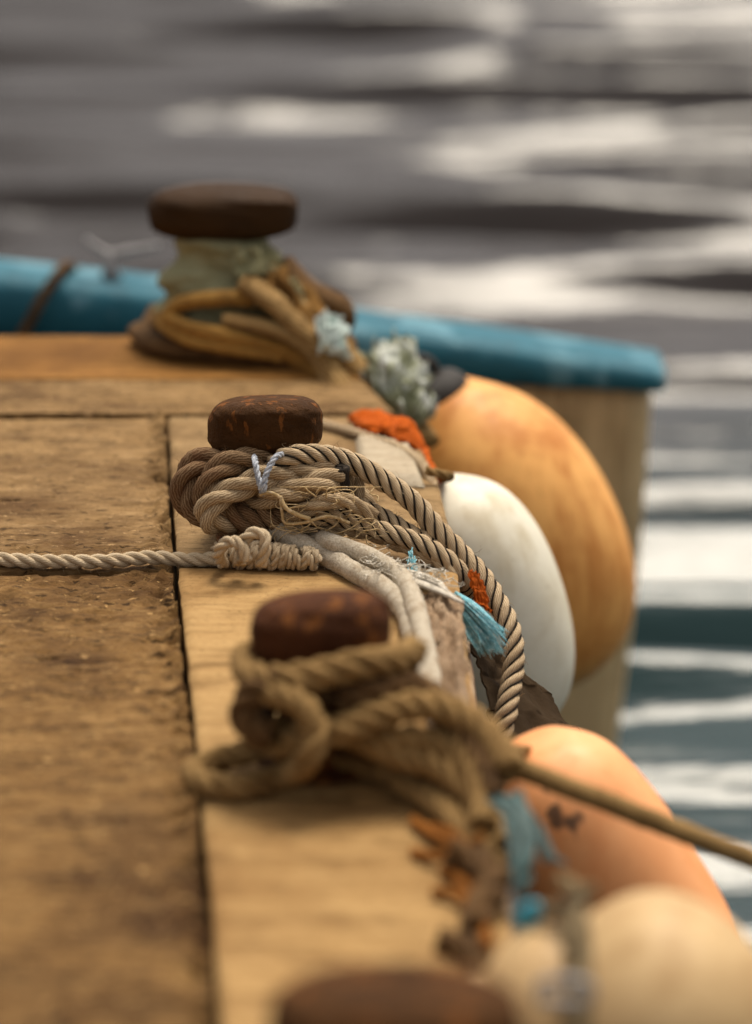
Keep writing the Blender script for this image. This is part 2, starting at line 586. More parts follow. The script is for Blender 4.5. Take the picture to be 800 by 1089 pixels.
def plank(name, y0, y1, xf0, xf1, mat, seed, rough=1.0, top=0.0, thick=.05, gap=.003, gap1=None, step=.005, far_left=None, nick=.0008):
    """a board whose top is displaced: worn corners, nicked ends and grain ridges"""
    ysn = max(6, int((y1 - y0) / step))
    v = np.r_[0, .004 / (y1 - y0), np.linspace(.012 / (y1 - y0), 1 - .012 / (y1 - y0), ysn), 1 - .004 / (y1 - y0), 1]
    yy = y0 + gap + v * (y1 - y0 - gap - (gap1 or gap))
    xa, xb = xf0(yy), xf1(yy)
    w0 = float(np.mean(xb - xa))
    n = max(8, int(min(w0, 1.1) / step))
    if far_left:
        u = np.r_[np.linspace(0, 1 - .9 / w0, 20, endpoint=False), np.linspace(1 - .9 / w0, 1 - .010 / w0, n), 1 - .003 / w0, 1]
    else:
        u = np.r_[0, .003 / w0, np.linspace(.010 / w0, 1 - .010 / w0, n), 1 - .003 / w0, 1]
    XX = xa[:, None] + u[None, :] * (xb - xa)[:, None]
    YY = yy[:, None] + 0 * XX
    # nicks on both long edges and ends
    eR = np.clip(1 - (xb[:, None] - XX) / .05, 0, 1) ** 2
    eL = np.clip(1 - (XX - xa[:, None]) / .05, 0, 1) ** 2
    XX = XX - eR * nick * (1 + 2.6 * fbm(YY * 40, 0 * YY, seed + 3, 5)) + eL * nick * (1 + 2.6 * fbm(YY * 26, 0 * YY + 4, seed + 4, 4))
    eN = np.clip(1 - (YY - y0) / .05, 0, 1) ** 2
    eF = np.clip(1 - (y1 - YY) / .05, 0, 1) ** 2
    YY = YY + (eN - eF) * nick * .7 * (1 + 2.6 * fbm(XX * 22, 0 * XX, seed + 5, 4))
    h = fbm(XX * 9, YY * 75, seed, 4) * .0010 + fbm(XX * 40, YY * 120, seed + 8, 3) * .0010
    wear = np.clip(fbm(XX * 2.2, YY * 4.5, seed + 1, 3) * 2 + .35, 0, 1)
    if rough > 1:
        band = np.exp(-((YY - 3.66) / .12) ** 2) + .6 * np.exp(-((YY - 3.35) / .3) ** 2) + .8 * np.exp(-((xb[:, None] - XX) / .035) ** 2)
        ch = fbm(XX * 20, YY * 55, seed + 2, 4)
        ch2 = fbm(XX * 55, YY * 95, seed + 12, 3)
        h = h + band * (np.clip(ch - .12, 0, 1) * .007 + np.clip(ch2 - .2, 0, 1) * .006 - np.clip(-ch2 - .15, 0, 1) * .012)
        eb = np.exp(-((xb[:, None] - XX) / .022) ** 2)
        h = h + eb * (np.clip(ch2, 0, 1) * .016 - np.clip(-ch2 - .05, 0, 1) * .03)
        pit = vnoise(XX * 18, YY * 80, seed + 31)
        h = h - np.clip(pit - .40, 0, 1) * .08 * wear
    h = h * rough ** .5
    edge = np.minimum(np.minimum(np.abs(XX - xa[:, None]), np.abs(XX - xb[:, None])), np.minimum(YY - y0, y1 - YY))
    rnd = np.clip(1 - edge / .007, 0, 1) ** 2 * .005
    ZZ = top + h - rnd
    P = np.stack([XX, YY, ZZ], 2)
    m = MB()
    m.grid(P)
    # skirt and underside
    r, c = P.shape[:2]
    loop = [P[0, j] for j in range(c)] + [P[i, c - 1] for i in range(1, r)] + [P[r - 1, j] for j in range(c - 2, -1, -1)] + [P[i, 0] for i in range(r - 2, 0, -1)]
    loop = np.array(loop)
    low = loop.copy()
    low[:, 2] = top - thick
    k = len(loop)
    m.add(np.vstack([loop, low]), [(i, i + k, (i + 1) % k + k, (i + 1) % k) for i in range(k)])
    m.add(low, [tuple(range(k - 1, -1, -1))])
    return m.build(name, mat, boat)


def xL(y):
    return np.full_like(y, -2.9) if hasattr(y, '__len__') else -2.9


for i, (y0, y1) in enumerate(((1.42, 3.63), (3.63, 4.355))):
    plank('deck_board', y0, y1, xL, lambda y: xseam(y) - .0015, M_BOARD_MID if i else M_BOARD, 40 + i * 7, 1.8, 0, far_left=True, nick=.0026, gap1=.009)
for i in range(4):
    plank('cap_plank', Y_SEAMS[i], Y_SEAMS[i + 1], lambda y: xseam(y) + .0015, xedge, M_CAP_WORN if i == 3 else M_CAP, 140 + i * 7, .55 if i < 3 else .9, .004 + (.003 if i == 2 else 0), gap1=.009 if i == 3 else None)
plank('deck_board', 4.355, 4.56, xL, xedge, M_BOARD_MID, 118, 1.0, .005, far_left=True, gap=.008, gap1=.006)
plank('deck_board', 4.56, float(PZ(100, 356, .006)[1]), xL, xedge, M_BOARD_FAR, 125, 1.0, .006, far_left=True)

# rails and hull follow the edge
yy = np.linspace(1.0, float(PZ(100, 356, 0)[1]) - .02, 60)
ex = xedge(yy)
# worn timber under the cap's outer edge
mb = MB()
prof = [(-.05, -.052), (.004, -.050), (.012, -.058), (.013, -.10), (.005, -.118), (-.05, -.118)]
P = np.array([[[ex[i] + a + .006 * float(vnoise(np.array(yy[i] * 20), np.array(b * 60.), 4)), yy[i], b] for a, b in prof] for i in range(len(yy))])
mb.grid(P, True, caps=True)
mb.build('edge_timber', M_TIMBER, boat)
mb = MB()
prof = [(-.02, -.121), (.022, -.121), (.040, -.135), (.040, -.17), (.022, -.19), (-.02, -.19)]
P = np.array([[[ex[i] + a * (.55 + .45 * (yy[i] < 3.4)), yy[i], b] for a, b in prof] for i in range(len(yy))])
mb.grid(P, True, caps=True)
mb.build('rub_rail', M_RUBBER, boat)
mb = MB()
prof = [(-2.3, -.056), (-.03, -.056), (-.01, -.125), (.0, -.3), (-.03, -.6), (-.12, -1.0), (-.3, -1.25), (-2.3, -1.25)]
P = np.array([[[ex[i] + a, yy[i] if j not in (0, 7) else yy[i], b] for j, (a, b) in enumerate(prof)] for i in range(len(yy))])
mb.grid(P, True, caps=True)
mb.build('hull', M_HULL, boat, smooth=False)

# ------------------------------------------------------------------ blue railed boat behind
YB = 5.36
bb = empty('moored_boat', PY(420, 420, YB + .2) * np.array([1, 1, 0]) + np.array([0, 0, Z_W]),
           'boat end with a blue rail and dirty beige hull lying beyond the wooden deck', 'boat')
top_px = [(-700, 225), (-400, 245), (-150, 272), (0, 284), (185, 303), (370, 336), (540, 358), (640, 373), (706, 383)]
bot_px = [(-700, 310), (-400, 325), (-150, 348), (0, 360), (185, 374), (370, 397), (540, 410), (640, 415), (706, 418)]
N_ = 60
uu = np.linspace(-700, 704, N_)
tv = np.interp(uu, [p[0] for p in top_px], [p[1] for p in top_px])
bv = np.interp(uu, [p[0] for p in bot_px], [p[1] for p in bot_px])
for _ in range(3):
    tv[1:-1] = (tv[:-2] + tv[1:-1] * 2 + tv[2:]) / 4
    bv[1:-1] = (bv[:-2] + bv[1:-1] * 2 + bv[2:]) / 4
rows = []
for i in range(N_):
    a, b = PY(uu[i], tv[i] + 12, YB), PY(uu[i], bv[i], YB)
    t = a[2] - b[2]
    dpt = .17
    sec = []
    for (q, w) in [(0, 0), (-.008, .12), (-.010, .5), (-.006, .85), (.012, 1), (dpt * .5, 1.02), (dpt - .012, 1), (dpt, .85), (dpt, 0)]:
        sec.append((a[0], YB + q, b[2] + t * w))
    rows.append(sec)
rows = np.array(rows)
# round the end off
end = rows[-1].copy()
mid = end.mean(0)
for k, s in ((.005, .95), (.008, .85)):
    e = mid + (rows[N_ - 1] - mid) * s
    e[:, 0] = rows[N_ - 1][:, 0] + k
    rows = np.concatenate([rows, e[None]])
mb = MB()
mb.grid(rows, True, caps=True)
mb.build('blue_rail', M_BLUE, bb)
# beige hull below, its end raked back towards the water
zs = np.linspace(0, 1, 14)
R_ = []
for z in zs:
    topR = PY(697, 419, YB + .02)
    botR = PY(652, 800, YB + .02)
    xr = topR[0] + (botR[0] - topR[0]) * z + .012 * math.sin(z * 3)
    zr = topR[2] + .012 + (-1.12 - topR[2]) * z
    back = .44 - .12 * z
    yb0 = YB + .02 + .05 * z
    rr = .06
    loop = [(-3.6, yb0), (-2, yb0), (-1.0, yb0), (-.4, yb0), (0, yb0), (xr - .2, yb0), (xr - rr, yb0), (xr - rr * .3, yb0 + rr * .3), (xr, yb0 + rr), (xr, yb0 + back - rr), (xr - rr, yb0 + back), (-1, yb0 + back), (-3.6, yb0 + back)]
    sl = np.interp([p[0] for p in loop], [-3.6, xr], [.22, 0])
    R_.append([(p[0], p[1], zr + (sl[k] * (1 - z)) - (.16 * (1 - z) if k >= 9 else 0)) for k, p in enumerate(loop)])
mb = MB()
mb.grid(np.array(R_)[:, ::-1], True, caps=True)
hullb = mb.build('hull', M_BEIGE, bb)
# black strip standing in for the dark shadow below the blue rail
mb = MB()
strip = np.array([[(uu_[0], YB - .012 + q, uu_[2] + w) for q, w in ((0, -.032), (0, -.002), (.05, -.002), (.05, -.032))] for uu_ in [PY(uu[i], bv[i], YB) for i in range(0, 36)]])
mb.grid(strip, True, caps=True)
mb.build('shade_strip', M_RUBBER, bb)
# dark rope added as the diagonal shadow on the blue rail, and a small horn cleat on it
mb = MB()
rope(mb, [PY(18, 366, YB - .04), PY(30, 345, YB - .035), PY(44, 318, YB - .03), PY(58, 296, YB - .01), PY(72, 284, YB + .08), PY(80, 300, YB + .2), PY(78, 340, YB + .22)], .0105, mat=0)
tag(mb.build('rail_shadow_rope', M_ROPE_DARK), 'dark rope added as the diagonal shadow across the blue rail at the left', 'rope')
cl = empty('cleat', PY(118, 296, YB + .08), 'small grey horn cleat standing on the blue rail left of the tallest bollard', 'cleat')
mb = MB()
c0 = PY(118, 296, YB + .08)
sweep(mb, np.array([c0, c0 + (0, 0, .02), c0 + (0, 0, .045)]), [.02, .012, .011], 10)
mb.build('post', M_STEEL, cl)
mb = MB()
C, _ = catmull([c0 + (-.045, 0, .075), c0 + (-.02, 0, .055), c0 + (0, 0, .045), c0 + (.03, 0, .05), c0 + (.09, 0, .062)], .006)
sweep(mb, C, np.interp(np.linspace(0, 1, len(C)), [0, .2, .5, .8, 1], [.004, .007, .009, .007, .004]), 10)
mb.build('horn', M_STEEL, cl)


# ------------------------------------------------------------------ bollards
def superellipsoid(c, rx, ry, rz, e1=.55, e2=.8, nu=96, nv=60, seed=0, amp=.075, tilt=0.0, lean=0.0):
    th = np.linspace(-pi / 2, pi / 2, nv)
    ph = np.linspace(0, 2 * pi, nu, endpoint=False)
    T, Pp = np.meshgrid(th, ph, indexing='ij')
    pw = lambda x, e: np.sign(x) * np.abs(x) ** e
    x = rx * pw(np.cos(T), e1) * pw(np.cos(Pp), e2)
    y = ry * pw(np.cos(T), e1) * pw(np.sin(Pp), e2)
    z = rz * pw(np.sin(T), e1)
    n = 1 + amp * fbm(Pp * 1.3 + np.sin(T) * 2, T * 2 + 3, seed, 3) * np.cos(T)
    x, y, z = x * n, y * n, z * (1 + amp * .6 * fbm(x * 30, y * 30, seed + 3, 2))
    z = z + tilt * x - lean * y
    return np.stack([x, y, z], 2) + np.asarray(c)


def bollard(center, rx, ry, rz, post_r, label, mat, head_e=(.55, .85), tilt=0, seed=0, capmat=None, lean=0.0):
    cx, cy, cz = center
    b = empty('bollard', (cx, cy, 0), label, 'bollard', 'mooring bollards along the deck edge')
    m = MB()
    m.grid(superellipsoid(center, rx, ry, rz, head_e[0], head_e[1], seed=seed, tilt=tilt, lean=lean), True)
    m.build('head', mat, b)
    if capmat:
        # thin worn plate bedded on the head, lifted at its back
        m = MB()
        t = np.linspace(0, 1, 8)
        a = np.linspace(0, 2 * pi, 40, endpoint=False)
        g = []
        for rr, zz in ((.0, .0), (.74, -.001), (.86, -.003), (.88, -.006), (.80, -.010), (.0, -.010)):
            g.append([(cx + rx * rr * math.cos(q) - .003, cy + ry * rr * math.sin(q) + .010, cz + rz - .0005 + zz + tilt * rx * rr * math.cos(q) - lean * ry * rr * math.sin(q)) for q in a])
        m.grid(np.array(g), True)
        m.build('top_plate', capmat, b)
    m = MB()
    zz = np.array([.012, .03, .06, cz - rz * .9])
    sweep(m, np.stack([np.full(4, cx), np.full(4, cy), zz], 1), np.array([1.25, 1.05, 1, 1.02]) * post_r, 28)
    m.build('post', mat, b)
    m = MB()
    sweep(m, np.array([(cx, cy, .001), (cx, cy, .010), (cx, cy, .016)]), np.array([1.5, 1.5, 1.38]) * post_r, 28)
    m.build('base_flange', mat, b)
    return b


YF, YM, YN, YQ = 4.775, 3.757, 2.978, 2.06
cF = PY(238, 225, YF)
cM = PY(283, 453, YM)
cN = PY(340, 671, YN)
cQ = PY(420, 1086, YQ)
bollard(cF, .122, .078, .043, .055, 'farthest bollard with a wide flat rusty head above green cloth wrapping', M_CASTOR, (.66, .88), 0, 3)
bollard(cM, .0735, .070, .039, .045, 'sharply focused round brown bollard above the knotted tan ropes', M_CAST, (.55, .85), .03, 5, None, .17)
bollard(cN, .0735, .070, .042, .045, 'reddish brown bollard above the thick blurred rope with a loop on the deck', M_CASTRED, (.6, .85), .07, 8, None, .17)
bollard(cQ, .094, .08, .036, .05, 'nearest bollard, a dark brown blurred head cut by the bottom of the photo', M_CAST, (.7, .9), 0, 12, None, .15)

# ------------------------------------------------------------------ ropes on the focused bollard
Y = lambda u, v, d: PY(u, v, YM + d)
mb = MB()
RT = .0178
# outer bights on the left
rope(mb, [Y(300, 500, .03), Y(268, 496, -.02), Y(240, 492, -.045), Y(212, 492, -.055), Y(199, 508, -.06), Y(198, 530, -.065), Y(212, 546, -.07), Y(236, 540, -.06), Y(262, 525, -.03)], RT * 1.08, pitch=7.5, wob=.001, fuzz=450, mat=1)
rope(mb, [Y(285, 492, -.05), Y(262, 490, -.07), Y(238, 496, -.082), Y(222, 512, -.09), Y(219, 533, -.092), Y(232, 547, -.085), Y(258, 540, -.06)], RT, pitch=7, wob=.001, fuzz=350, phase=1, mat=1)
rope(mb, [Y(352, 500, -.02), Y(330, 499, -.06), Y(303, 503, -.085), Y(272, 511, -.097), Y(245, 523, -.105), Y(224, 538, -.11), Y(222, 552, -.105), Y(238, 556, -.09), Y(258, 546, -.07)], RT * .97, pitch=7, wob=.001, fuzz=500, phase=2)
rope(mb, [Y(236, 534, -.075), Y(252, 548, -.085), Y(268, 556, -.085), Y(284, 566, -.07), Y(300, 570, -.04)], RT * .95, pitch=7, fuzz=250, mat=1)  # lower bunch: its shade is put into the darker rope colour
rope(mb, [Y(262, 530, -.06), Y(278, 545, -.078), Y(296, 555, -.085), Y(312, 566, -.08)], RT * .95, pitch=7, fuzz=200, phase=1, mat=1)
# turns round the post
for zc, ph in ((.100, 0.3), (.066, 1.2), (.034, 2.1)):
    a = np.linspace(.1, 2 * pi + .1, 26)
    rr = .045 + RT
    rope(mb, [(cM[0] + rr * math.cos(t), cM[1] + rr * math.sin(t), zc + .004 * math.sin(t * 2 + ph)) for t in a], RT, pitch=7, phase=ph, fuzz=150, mat=1)
# strands leaving to the right
rope(mb, [Y(262, 512, -.05), Y(287, 504, -.085), Y(315, 503, -.083), Y(340, 500, -.075), Y(358, 503, -.045), Y(366, 510, -.02)], RT * .9, pitch=7.5, phase=.5, fuzz=400)
rope(mb, [Y(268, 535, -.06), Y(290, 526, -.098), Y(315, 521, -.102), Y(340, 512, -.095), Y(358, 509, -.075)], RT * .93, pitch=8, phase=.8, fuzz=400)
rope(mb, [Y(372, 500, -.03), Y(378, 515, -.045), Y(386, 532, -.05), Y(402, 548, -.06), Y(425, 562, -.075)], RT * .72, pitch=8, phase=.2, fuzz=300)
rope(mb, [Y(305, 553, -.09), Y(318, 546, -.108), Y(338, 537, -.114), Y(360, 532, -.11), Y(380, 537, -.1), Y(398, 550, -.095)], RT * .62, pitch=9, phase=.4, fuzz=500)
# black rope piece filling in the dark hole between the turns
rope(mb, [Y(352, 545, -.05), Y(360, 525, -.066), Y(363, 508, -.074), Y(364, 497, -.078)], RT * .62, pitch=7, mat=2)
tag(mb.build('mooring_rope', [M_ROPE_TAN, M_ROPE_TAN_DARK, M_TRACER]), 'thick tan twisted rope knotted in loops round the sharply focused bollard', 'rope')

mb = MB()
RF = .0142
rope(mb, [Y(283, 510, -.04), Y(290, 497, -.072), Y(305, 487, -.085), Y(329, 483, -.075), Y(366, 489, -.055), Y(404, 508, -.06), Y(434, 530, -.07), Y(464, 562, -.09), Y(496, 595, -.11), Y(523, 630, -.14), Y(543, 672, -.18), Y(547, 712, -.22), Y(540, 748, -.26), Y(530, 790, -.29), Y(520, 840, -.3)], RF * 1.02, pitch=5.6, strands=4, tracer=1, fuzz=260, wob=.0006)
rope(mb, [Y(318, 562, -.09), Y(345, 551, -.10), Y(380, 556, -.098), Y(415, 566, -.105), Y(448, 580, -.115), Y(476, 597, -.13), Y(492, 614, -.13), Y(499, 632, -.09)], RF * .92, pitch=5.6, strands=4, tracer=1, fuzz=420, wob=.0008, phase=1)
rope(mb, [Y(345, 532, -.06), Y(372, 536, -.06), Y(400, 547, -.068), Y(428, 561, -.08), Y(456, 580, -.10), Y(482, 606, -.115), Y(496, 628, -.07)], RF * .92, pitch=5.6, strands=4, tracer=1, fuzz=420, wob=.0008, phase=2)
rope(mb, [Y(330, 570, -.085), Y(360, 562, -.09), Y(392, 566, -.09), Y(425, 578, -.1), Y(458, 592, -.12), Y(486, 612, -.14)], RF * .8, pitch=7, fuzz=420, phase=2, mat=0)
tag(mb.build('mooring_rope', [M_ROPE_FLECK, M_TRACER]), 'tan rope with black flecks running from the focused bollard over the boat edge', 'rope')

# frayed straw fibres
mb = MB()
for k in range(46):
    u0, v0 = random.uniform(296, 405), random.uniform(522, 575)
    p = [Y(u0, v0, -.118)]
    ang = random.uniform(0, 6.28)
    L = random.uniform(6, 17)
    for j in range(random.randint(3, 6)):
        u0 += math.cos(ang) * L
        v0 += math.sin(ang) * L * .6
        ang += random.uniform(-1.4, 1.4)
        p.append(Y(min(max(u0, 288), 420), min(max(v0, 518), 582), -.118 + random.uniform(-.012, .012)))
    C, s = catmull(p, .0022)
    sweep(mb, C, np.linspace(.0009, .0004, len(C)) * random.uniform(.6, 1.3), 4)
for pts, r in (([Y(298, 528, -.118), Y(304, 540, -.125), Y(318, 548, -.127), Y(330, 552, -.126)], .0028),
               ([Y(298, 528, -.118), Y(300, 545, -.122), Y(303, 556, -.122), Y(322, 556, -.126), Y(350, 549, -.126), Y(372, 556, -.12)], .0020),
               ([Y(276, 526, -.115), Y(288, 524, -.12), Y(300, 530, -.12)], .0024)):
    C, s = catmull(pts, .003)
    sweep(mb, C, r, 6)
tag(mb.build('frayed_fibres', M_FIBRE), 'loose curly straw fibres frayed out of the tan ropes at the focused bollard', 'rope fibres')

# white and blue twine
mb = MB()
for a, b in ((273, 283), (283, 296)):
    pts = [Y(a - 2, 486, -.085), Y(a - 1, 494, -.108), Y(a + 1, 506, -.116), Y(a + 4, 518, -.121), Y(a + 6, 525, -.11)] if a == 273 else \
          [Y(306, 483, -.078), Y(293, 486, -.105), Y(286, 497, -.113), Y(282, 508, -.118), Y(281, 520, -.121), Y(279, 526, -.11)]
    rope(mb, pts, .0041, pitch=6, sides=6)
tag(mb.build('twine', M_TWINE), 'white and blue twine tied in two turns round the tan rope', 'twine')

# thin rope from the left with its splice, and the soft white ropes
mb = MB()
rope(mb, [PZ(-420, 612, .011), PZ(-200, 604, .011), PZ(-60, 597, .011), PZ(0, 595, .011), PZ(60, 597, .012), PZ(110, 597, .012), PZ(160, 593, .013), PZ(205, 595, .013), PZ(245, 594, .018), PZ(300, 594, .020), PZ(335, 596, .02)], .0096, pitch=6.5, fuzz=300, fuzz_len=.008, wob=.0004)
kc = [PZ(u, 588 + (u - 230) * .06, .024) for u in np.linspace(228, 336, 8)]
KC, ks = catmull(kc, .004)
for hand, ph0, nt in ((1, 0, 6.5), (-1, 1.0, 6.5), (1, 3.1, 6.5)):
    t = np.linspace(0, 1, 90)
    ax = np.stack([np.interp(t, np.linspace(0, 1, len(KC)), KC[:, k]) for k in range(3)], 1)
    rr = np.interp(t, [0, .12, .35, .7, 1], [.008, .0155, .0145, .012, .010])
    th = hand * t * nt * 2 * pi + ph0
    P = ax + np.stack([.35 * rr * np.sin(th * .5), rr * np.cos(th), rr * np.sin(th)], 1)
    rope(mb, P, .0056, pitch=6, fuzz=150, fuzz_len=.006, sides=6)
rope(mb, [PZ(256, 600, .03), PY(258, 585, 3.585), PY(262, 572, 3.575), PY(272, 566, 3.572), PY(281, 571, 3.57), PY(281, 585, 3.565), PY(276, 600, 3.57)], .0082, pitch=6.5, fuzz=200, fuzz_len=.006)
rope(mb, [PZ(238, 600, .016), PY(234, 585, 3.58), PY(246, 575, 3.575), PY(256, 580, 3.565), PY(262, 597, 3.56)], .0078, pitch=6.5, fuzz=200, fuzz_len=.006)
tag(mb.build('mooring_rope', M_ROPE_THIN), 'thin pale rope lying across the deck boards from the left, with a spliced knot', 'rope')

mb = MB()
RW = .0132
softrope(mb, [Y(285, 560, -.05), Y(298, 566, -.09), PZ(322, 579, .034), PZ(348, 592, .022), PZ(380, 610, .018), PZ(410, 627, .018), PZ(430, 648, .018), PZ(442, 682, .018), PZ(452, 720, .018), PZ(458, 742, .014)], RW, fuzz=1500, seed=1)
softrope(mb, [Y(330, 572, -.07), PZ(352, 577, .04), PZ(376, 586, .032), PZ(404, 598, .028), PZ(424, 612, .025), PZ(437, 632, .03), PZ(446, 662, .03), PZ(454, 700, .024), PZ(462, 742, .016), PZ(468, 775, .013)], RW * .95, fuzz=1500, seed=4)
tag(mb.build('mooring_rope', M_FELT), 'soft whitish rope doubled beside the knot and running toward the viewer along the edge', 'rope')

# frayed blue rope end
mb = MB()
root = PZ(482, 634, .016)
axn = (0.72, -0.69)
for k in range(190):
    w = random.uniform(-1, 1)
    b = random.uniform(-1, 1)
    ln = random.uniform(.85, 1.2) * (1 - .16 * abs(w))
    ru, rv = 480 + axn[0] * 7 * w, 634 + axn[1] * 7 * w
    eu, ev = 480 + ln * 46 + axn[0] * 19 * w, 634 + ln * 53 + axn[1] * 17 * w
    p0 = PY(ru, rv, 3.52 + b * .006)
    e = PY(eu, ev, 3.47 + b * .016)
    bow = np.array([0, 0, .004 + .003 * b])
    C, s = catmull([p0, p0 * .6 + e * .4 + bow, p0 * .25 + e * .75 + bow * .7, e + rng.normal(size=3) * .0022], .005)
    sweep(mb, C, np.linspace(.0011, .0005, len(C)), 4)
for k in range(14):
    p = [PY(437 + random.gauss(0, 3), 590 + random.uniform(-8, 6), 3.6), PY(440 + random.gauss(0, 3), 602, 3.585), PY(441 + random.gauss(0, 4), 614, 3.57), PZ(462 + random.gauss(0, 5), 624, .02), PZ(484, 634, .018)]
    C, s = catmull(p, .004)
    sweep(mb, C, .0009, 4)
tag(mb.build('frayed_rope_end', M_BLUE_FIB), 'bright blue frayed rope tassel hanging at the boat edge', 'rope end')
mb = MB()
for k in range(7):
    o = random.gauss(0, 4)
    C, s = catmull([PZ(430 + o, 612 + o * .6, .03), PZ(448, 620 + o * .8, .034), PZ(468, 628 + o * .7, .032), PZ(490 + o, 640 + o * .5, .026)], .004)
    sweep(mb, C, .0030, 6)
for k in range(70):
    u0, v0 = random.uniform(395, 475), random.uniform(594, 616)
    v0 = 592 + (u0 - 395) * .3 + random.gauss(0, 5)
    p = [PZ(u0, v0, .03)]
    for j in range(4):
        u0 += random.uniform(-9, 11)
        v0 += random.uniform(-5, 6)
        p.append(PZ(u0, v0, .03 + random.uniform(-.006, .012)))
    C, s = catmull(p, .003)
    sweep(mb, C, .0006, 3)
tag(mb.build('frayed_strands', M_ROPE_WHITE), 'unravelled white strands leading into the blue tassel', 'rope strands')


# ------------------------------------------------------------------ crumpled cloth
def cloth(mb, pts_rows, amp=.01, seed=0, thick=.003, n=34, mat=0, freq=1.0):
    """pts_rows: rows of control points spanning the sheet; crumpled, and given a thickness"""
    rows = [np.array(r, float) for r in pts_rows]
    nr = len(rows)
    G = []
    for r in rows:
        C, _ = catmull(r, 1e9) if False else (None, None)
        k = np.linspace(0, len(r) - 1, n)
        G.append(np.stack([np.interp(k, np.arange(len(r)), r[:, c]) for c in range(3)], 1))
    G = np.array(G)
    k = np.linspace(0, nr - 1, n)
    i0 = np.clip(np.floor(k).astype(int), 0, nr - 2)
    f = (k - i0)
    f = f * f * (3 - 2 * f)
    P = G[i0] * (1 - f)[:, None, None] + G[i0 + 1] * f[:, None, None]
    a, b = np.meshgrid(np.linspace(0, 1, n), np.linspace(0, 1, n), indexing='ij')
    du = np.gradient(P, axis=0)
    dv = np.gradient(P, axis=1)
    Nn = np.cross(du, dv)
    Nn /= np.linalg.norm(Nn, axis=2, keepdims=True) + 1e-9
    f1 = 1 - np.abs(fbm(a * 5 * freq, b * 4 * freq, seed, 4)) * 4
    P = P + Nn * (amp * (f1 - .3) + amp * fbm(a * 11 * freq, b * 12 * freq, seed + 4, 3))[:, :, None]
    for c in range(3):
        P[:, :, c] += amp * .5 * fbm(a * 6, b * 6, seed + 9 + c, 3)
    du = np.gradient(P, axis=0)
    dv = np.gradient(P, axis=1)
    Nn = np.cross(du, dv)
    Nn /= np.linalg.norm(Nn, axis=2, keepdims=True) + 1e-9
    Q = P - Nn * thick
    base = mb.n
    mb.grid(P, mat=mat)
    mb.grid(Q[:, ::-1], mat=mat)
    ring = [(0, j) for j in range(n)] + [(i, n - 1) for i in range(1, n)] + [(n - 1, j) for j in range(n - 2, -1, -1)] + [(i, 0) for i in range(n - 2, 0, -1)]
    L1 = np.array([P[i, j] for i, j in ring])
    L2 = np.array([Q[i, j] for i, j in ring])
    m = len(ring)
    mb.add(np.vstack([L1, L2]), [(q, q + m, (q + 1) % m + m, (q + 1) % m) for q in range(m)], None, mat)


# ------------------------------------------------------------------ far bollard: cloth and ropes
G_ = lambda u, v, d: PY(u, v, YF + d)
mb = MB()
nth, nz = 72, 40
th = np.linspace(0, 2 * pi, nth, endpoint=False)
zt = np.linspace(0, 1, nz)
zz = np.interp(zt, [0, 1], [.035, cF[2] - .028])
rb = np.interp(zt, [0, .25, .6, 1], [.112, .106, .088, .068])
T, ZT = np.meshgrid(th, zt)
fold = .009 * np.sin(ZT * 21 + T + 1.1 * np.sin(T + .6) + 1.5 * np.sin(ZT * 5)) + .018 * fbm(np.cos(T) * 1.8 + 3, ZT * 9 + np.sin(T) * 1.5, 8, 4)
RR = rb[:, None] + fold
P = np.stack([cF[0] + RR * np.cos(T), cF[1] + RR * .9 * np.sin(T), zz[:, None] + .006 * np.sin(T * 2) + 0 * T], 2)
mb.grid(P, True, caps=True)
cloth(mb, [[G_(245, 262, -.09), G_(270, 262, -.09), G_(290, 272, -.07)], [G_(255, 290, -.115), G_(290, 292, -.11), G_(318, 305, -.07)], [G_(270, 320, -.13), G_(310, 330, -.12), G_(335, 340, -.08)]], .012, 3)
tag(mb.build('cloth_wrap', M_GREEN), 'faded green cloth wound round the farthest bollard under its flat head', 'cloth')

mb = MB()
softrope(mb, [G_(345, 330, .02), G_(310, 322, -.06), G_(265, 318, -.11), G_(220, 318, -.11), G_(188, 326, -.09), G_(180, 338, -.09), G_(200, 350, -.12), G_(245, 360, -.145), G_(290, 370, -.15), G_(325, 386, -.16), G_(350, 410, -.2), G_(362, 432, -.24)], 0.0190, seed=239, flat=.7)
softrope(mb, [G_(172, 335, -.04), G_(176, 346, -.09), G_(205, 362, -.13), G_(255, 371, -.15), G_(300, 379, -.15)], 0.0149, seed=100, flat=.7)
tag(mb.build('mooring_rope', M_ROPE_OCHRE), 'ochre rope coiled round the foot of the farthest bollard', 'rope')
mb = MB()
softrope(mb, [G_(150, 352, .02), G_(168, 366, -.07), G_(215, 374, -.10), G_(265, 378, -.12), G_(315, 388, -.13), G_(345, 405, -.16)], 0.0230, seed=119, flat=.7)
softrope(mb, [G_(170, 330, .05), G_(160, 350, 0), G_(162, 362, -.05), G_(200, 372, -.07), G_(250, 372, -.08)], 0.0207, seed=96, flat=.7)
softrope(mb, [G_(300, 280, -.02), G_(318, 300, -.04), G_(345, 318, -.06), G_(362, 326, -.06), G_(366, 338, -.04), G_(345, 345, -.02)], 0.0253, seed=120, flat=.7)
softrope(mb, [G_(330, 350, -.1), G_(362, 385, -.16), G_(385, 420, -.2), G_(405, 450, -.26), G_(440, 490, -.35)], 0.0242, seed=98, flat=.7)
tag(mb.build('mooring_rope', M_ROPE_DARK), 'dark brown shadowed rope under the ochre coil of the farthest bollard', 'rope')  # dark colour and girth also carry the shading below the coil
mb = MB()
softrope(mb, [G_(262, 300, -.11), G_(290, 320, -.14), G_(315, 342, -.16), G_(340, 368, -.18), G_(358, 398, -.21), G_(366, 425, -.25), G_(360, 440, -.27)], 0.0230, seed=140, flat=.7)
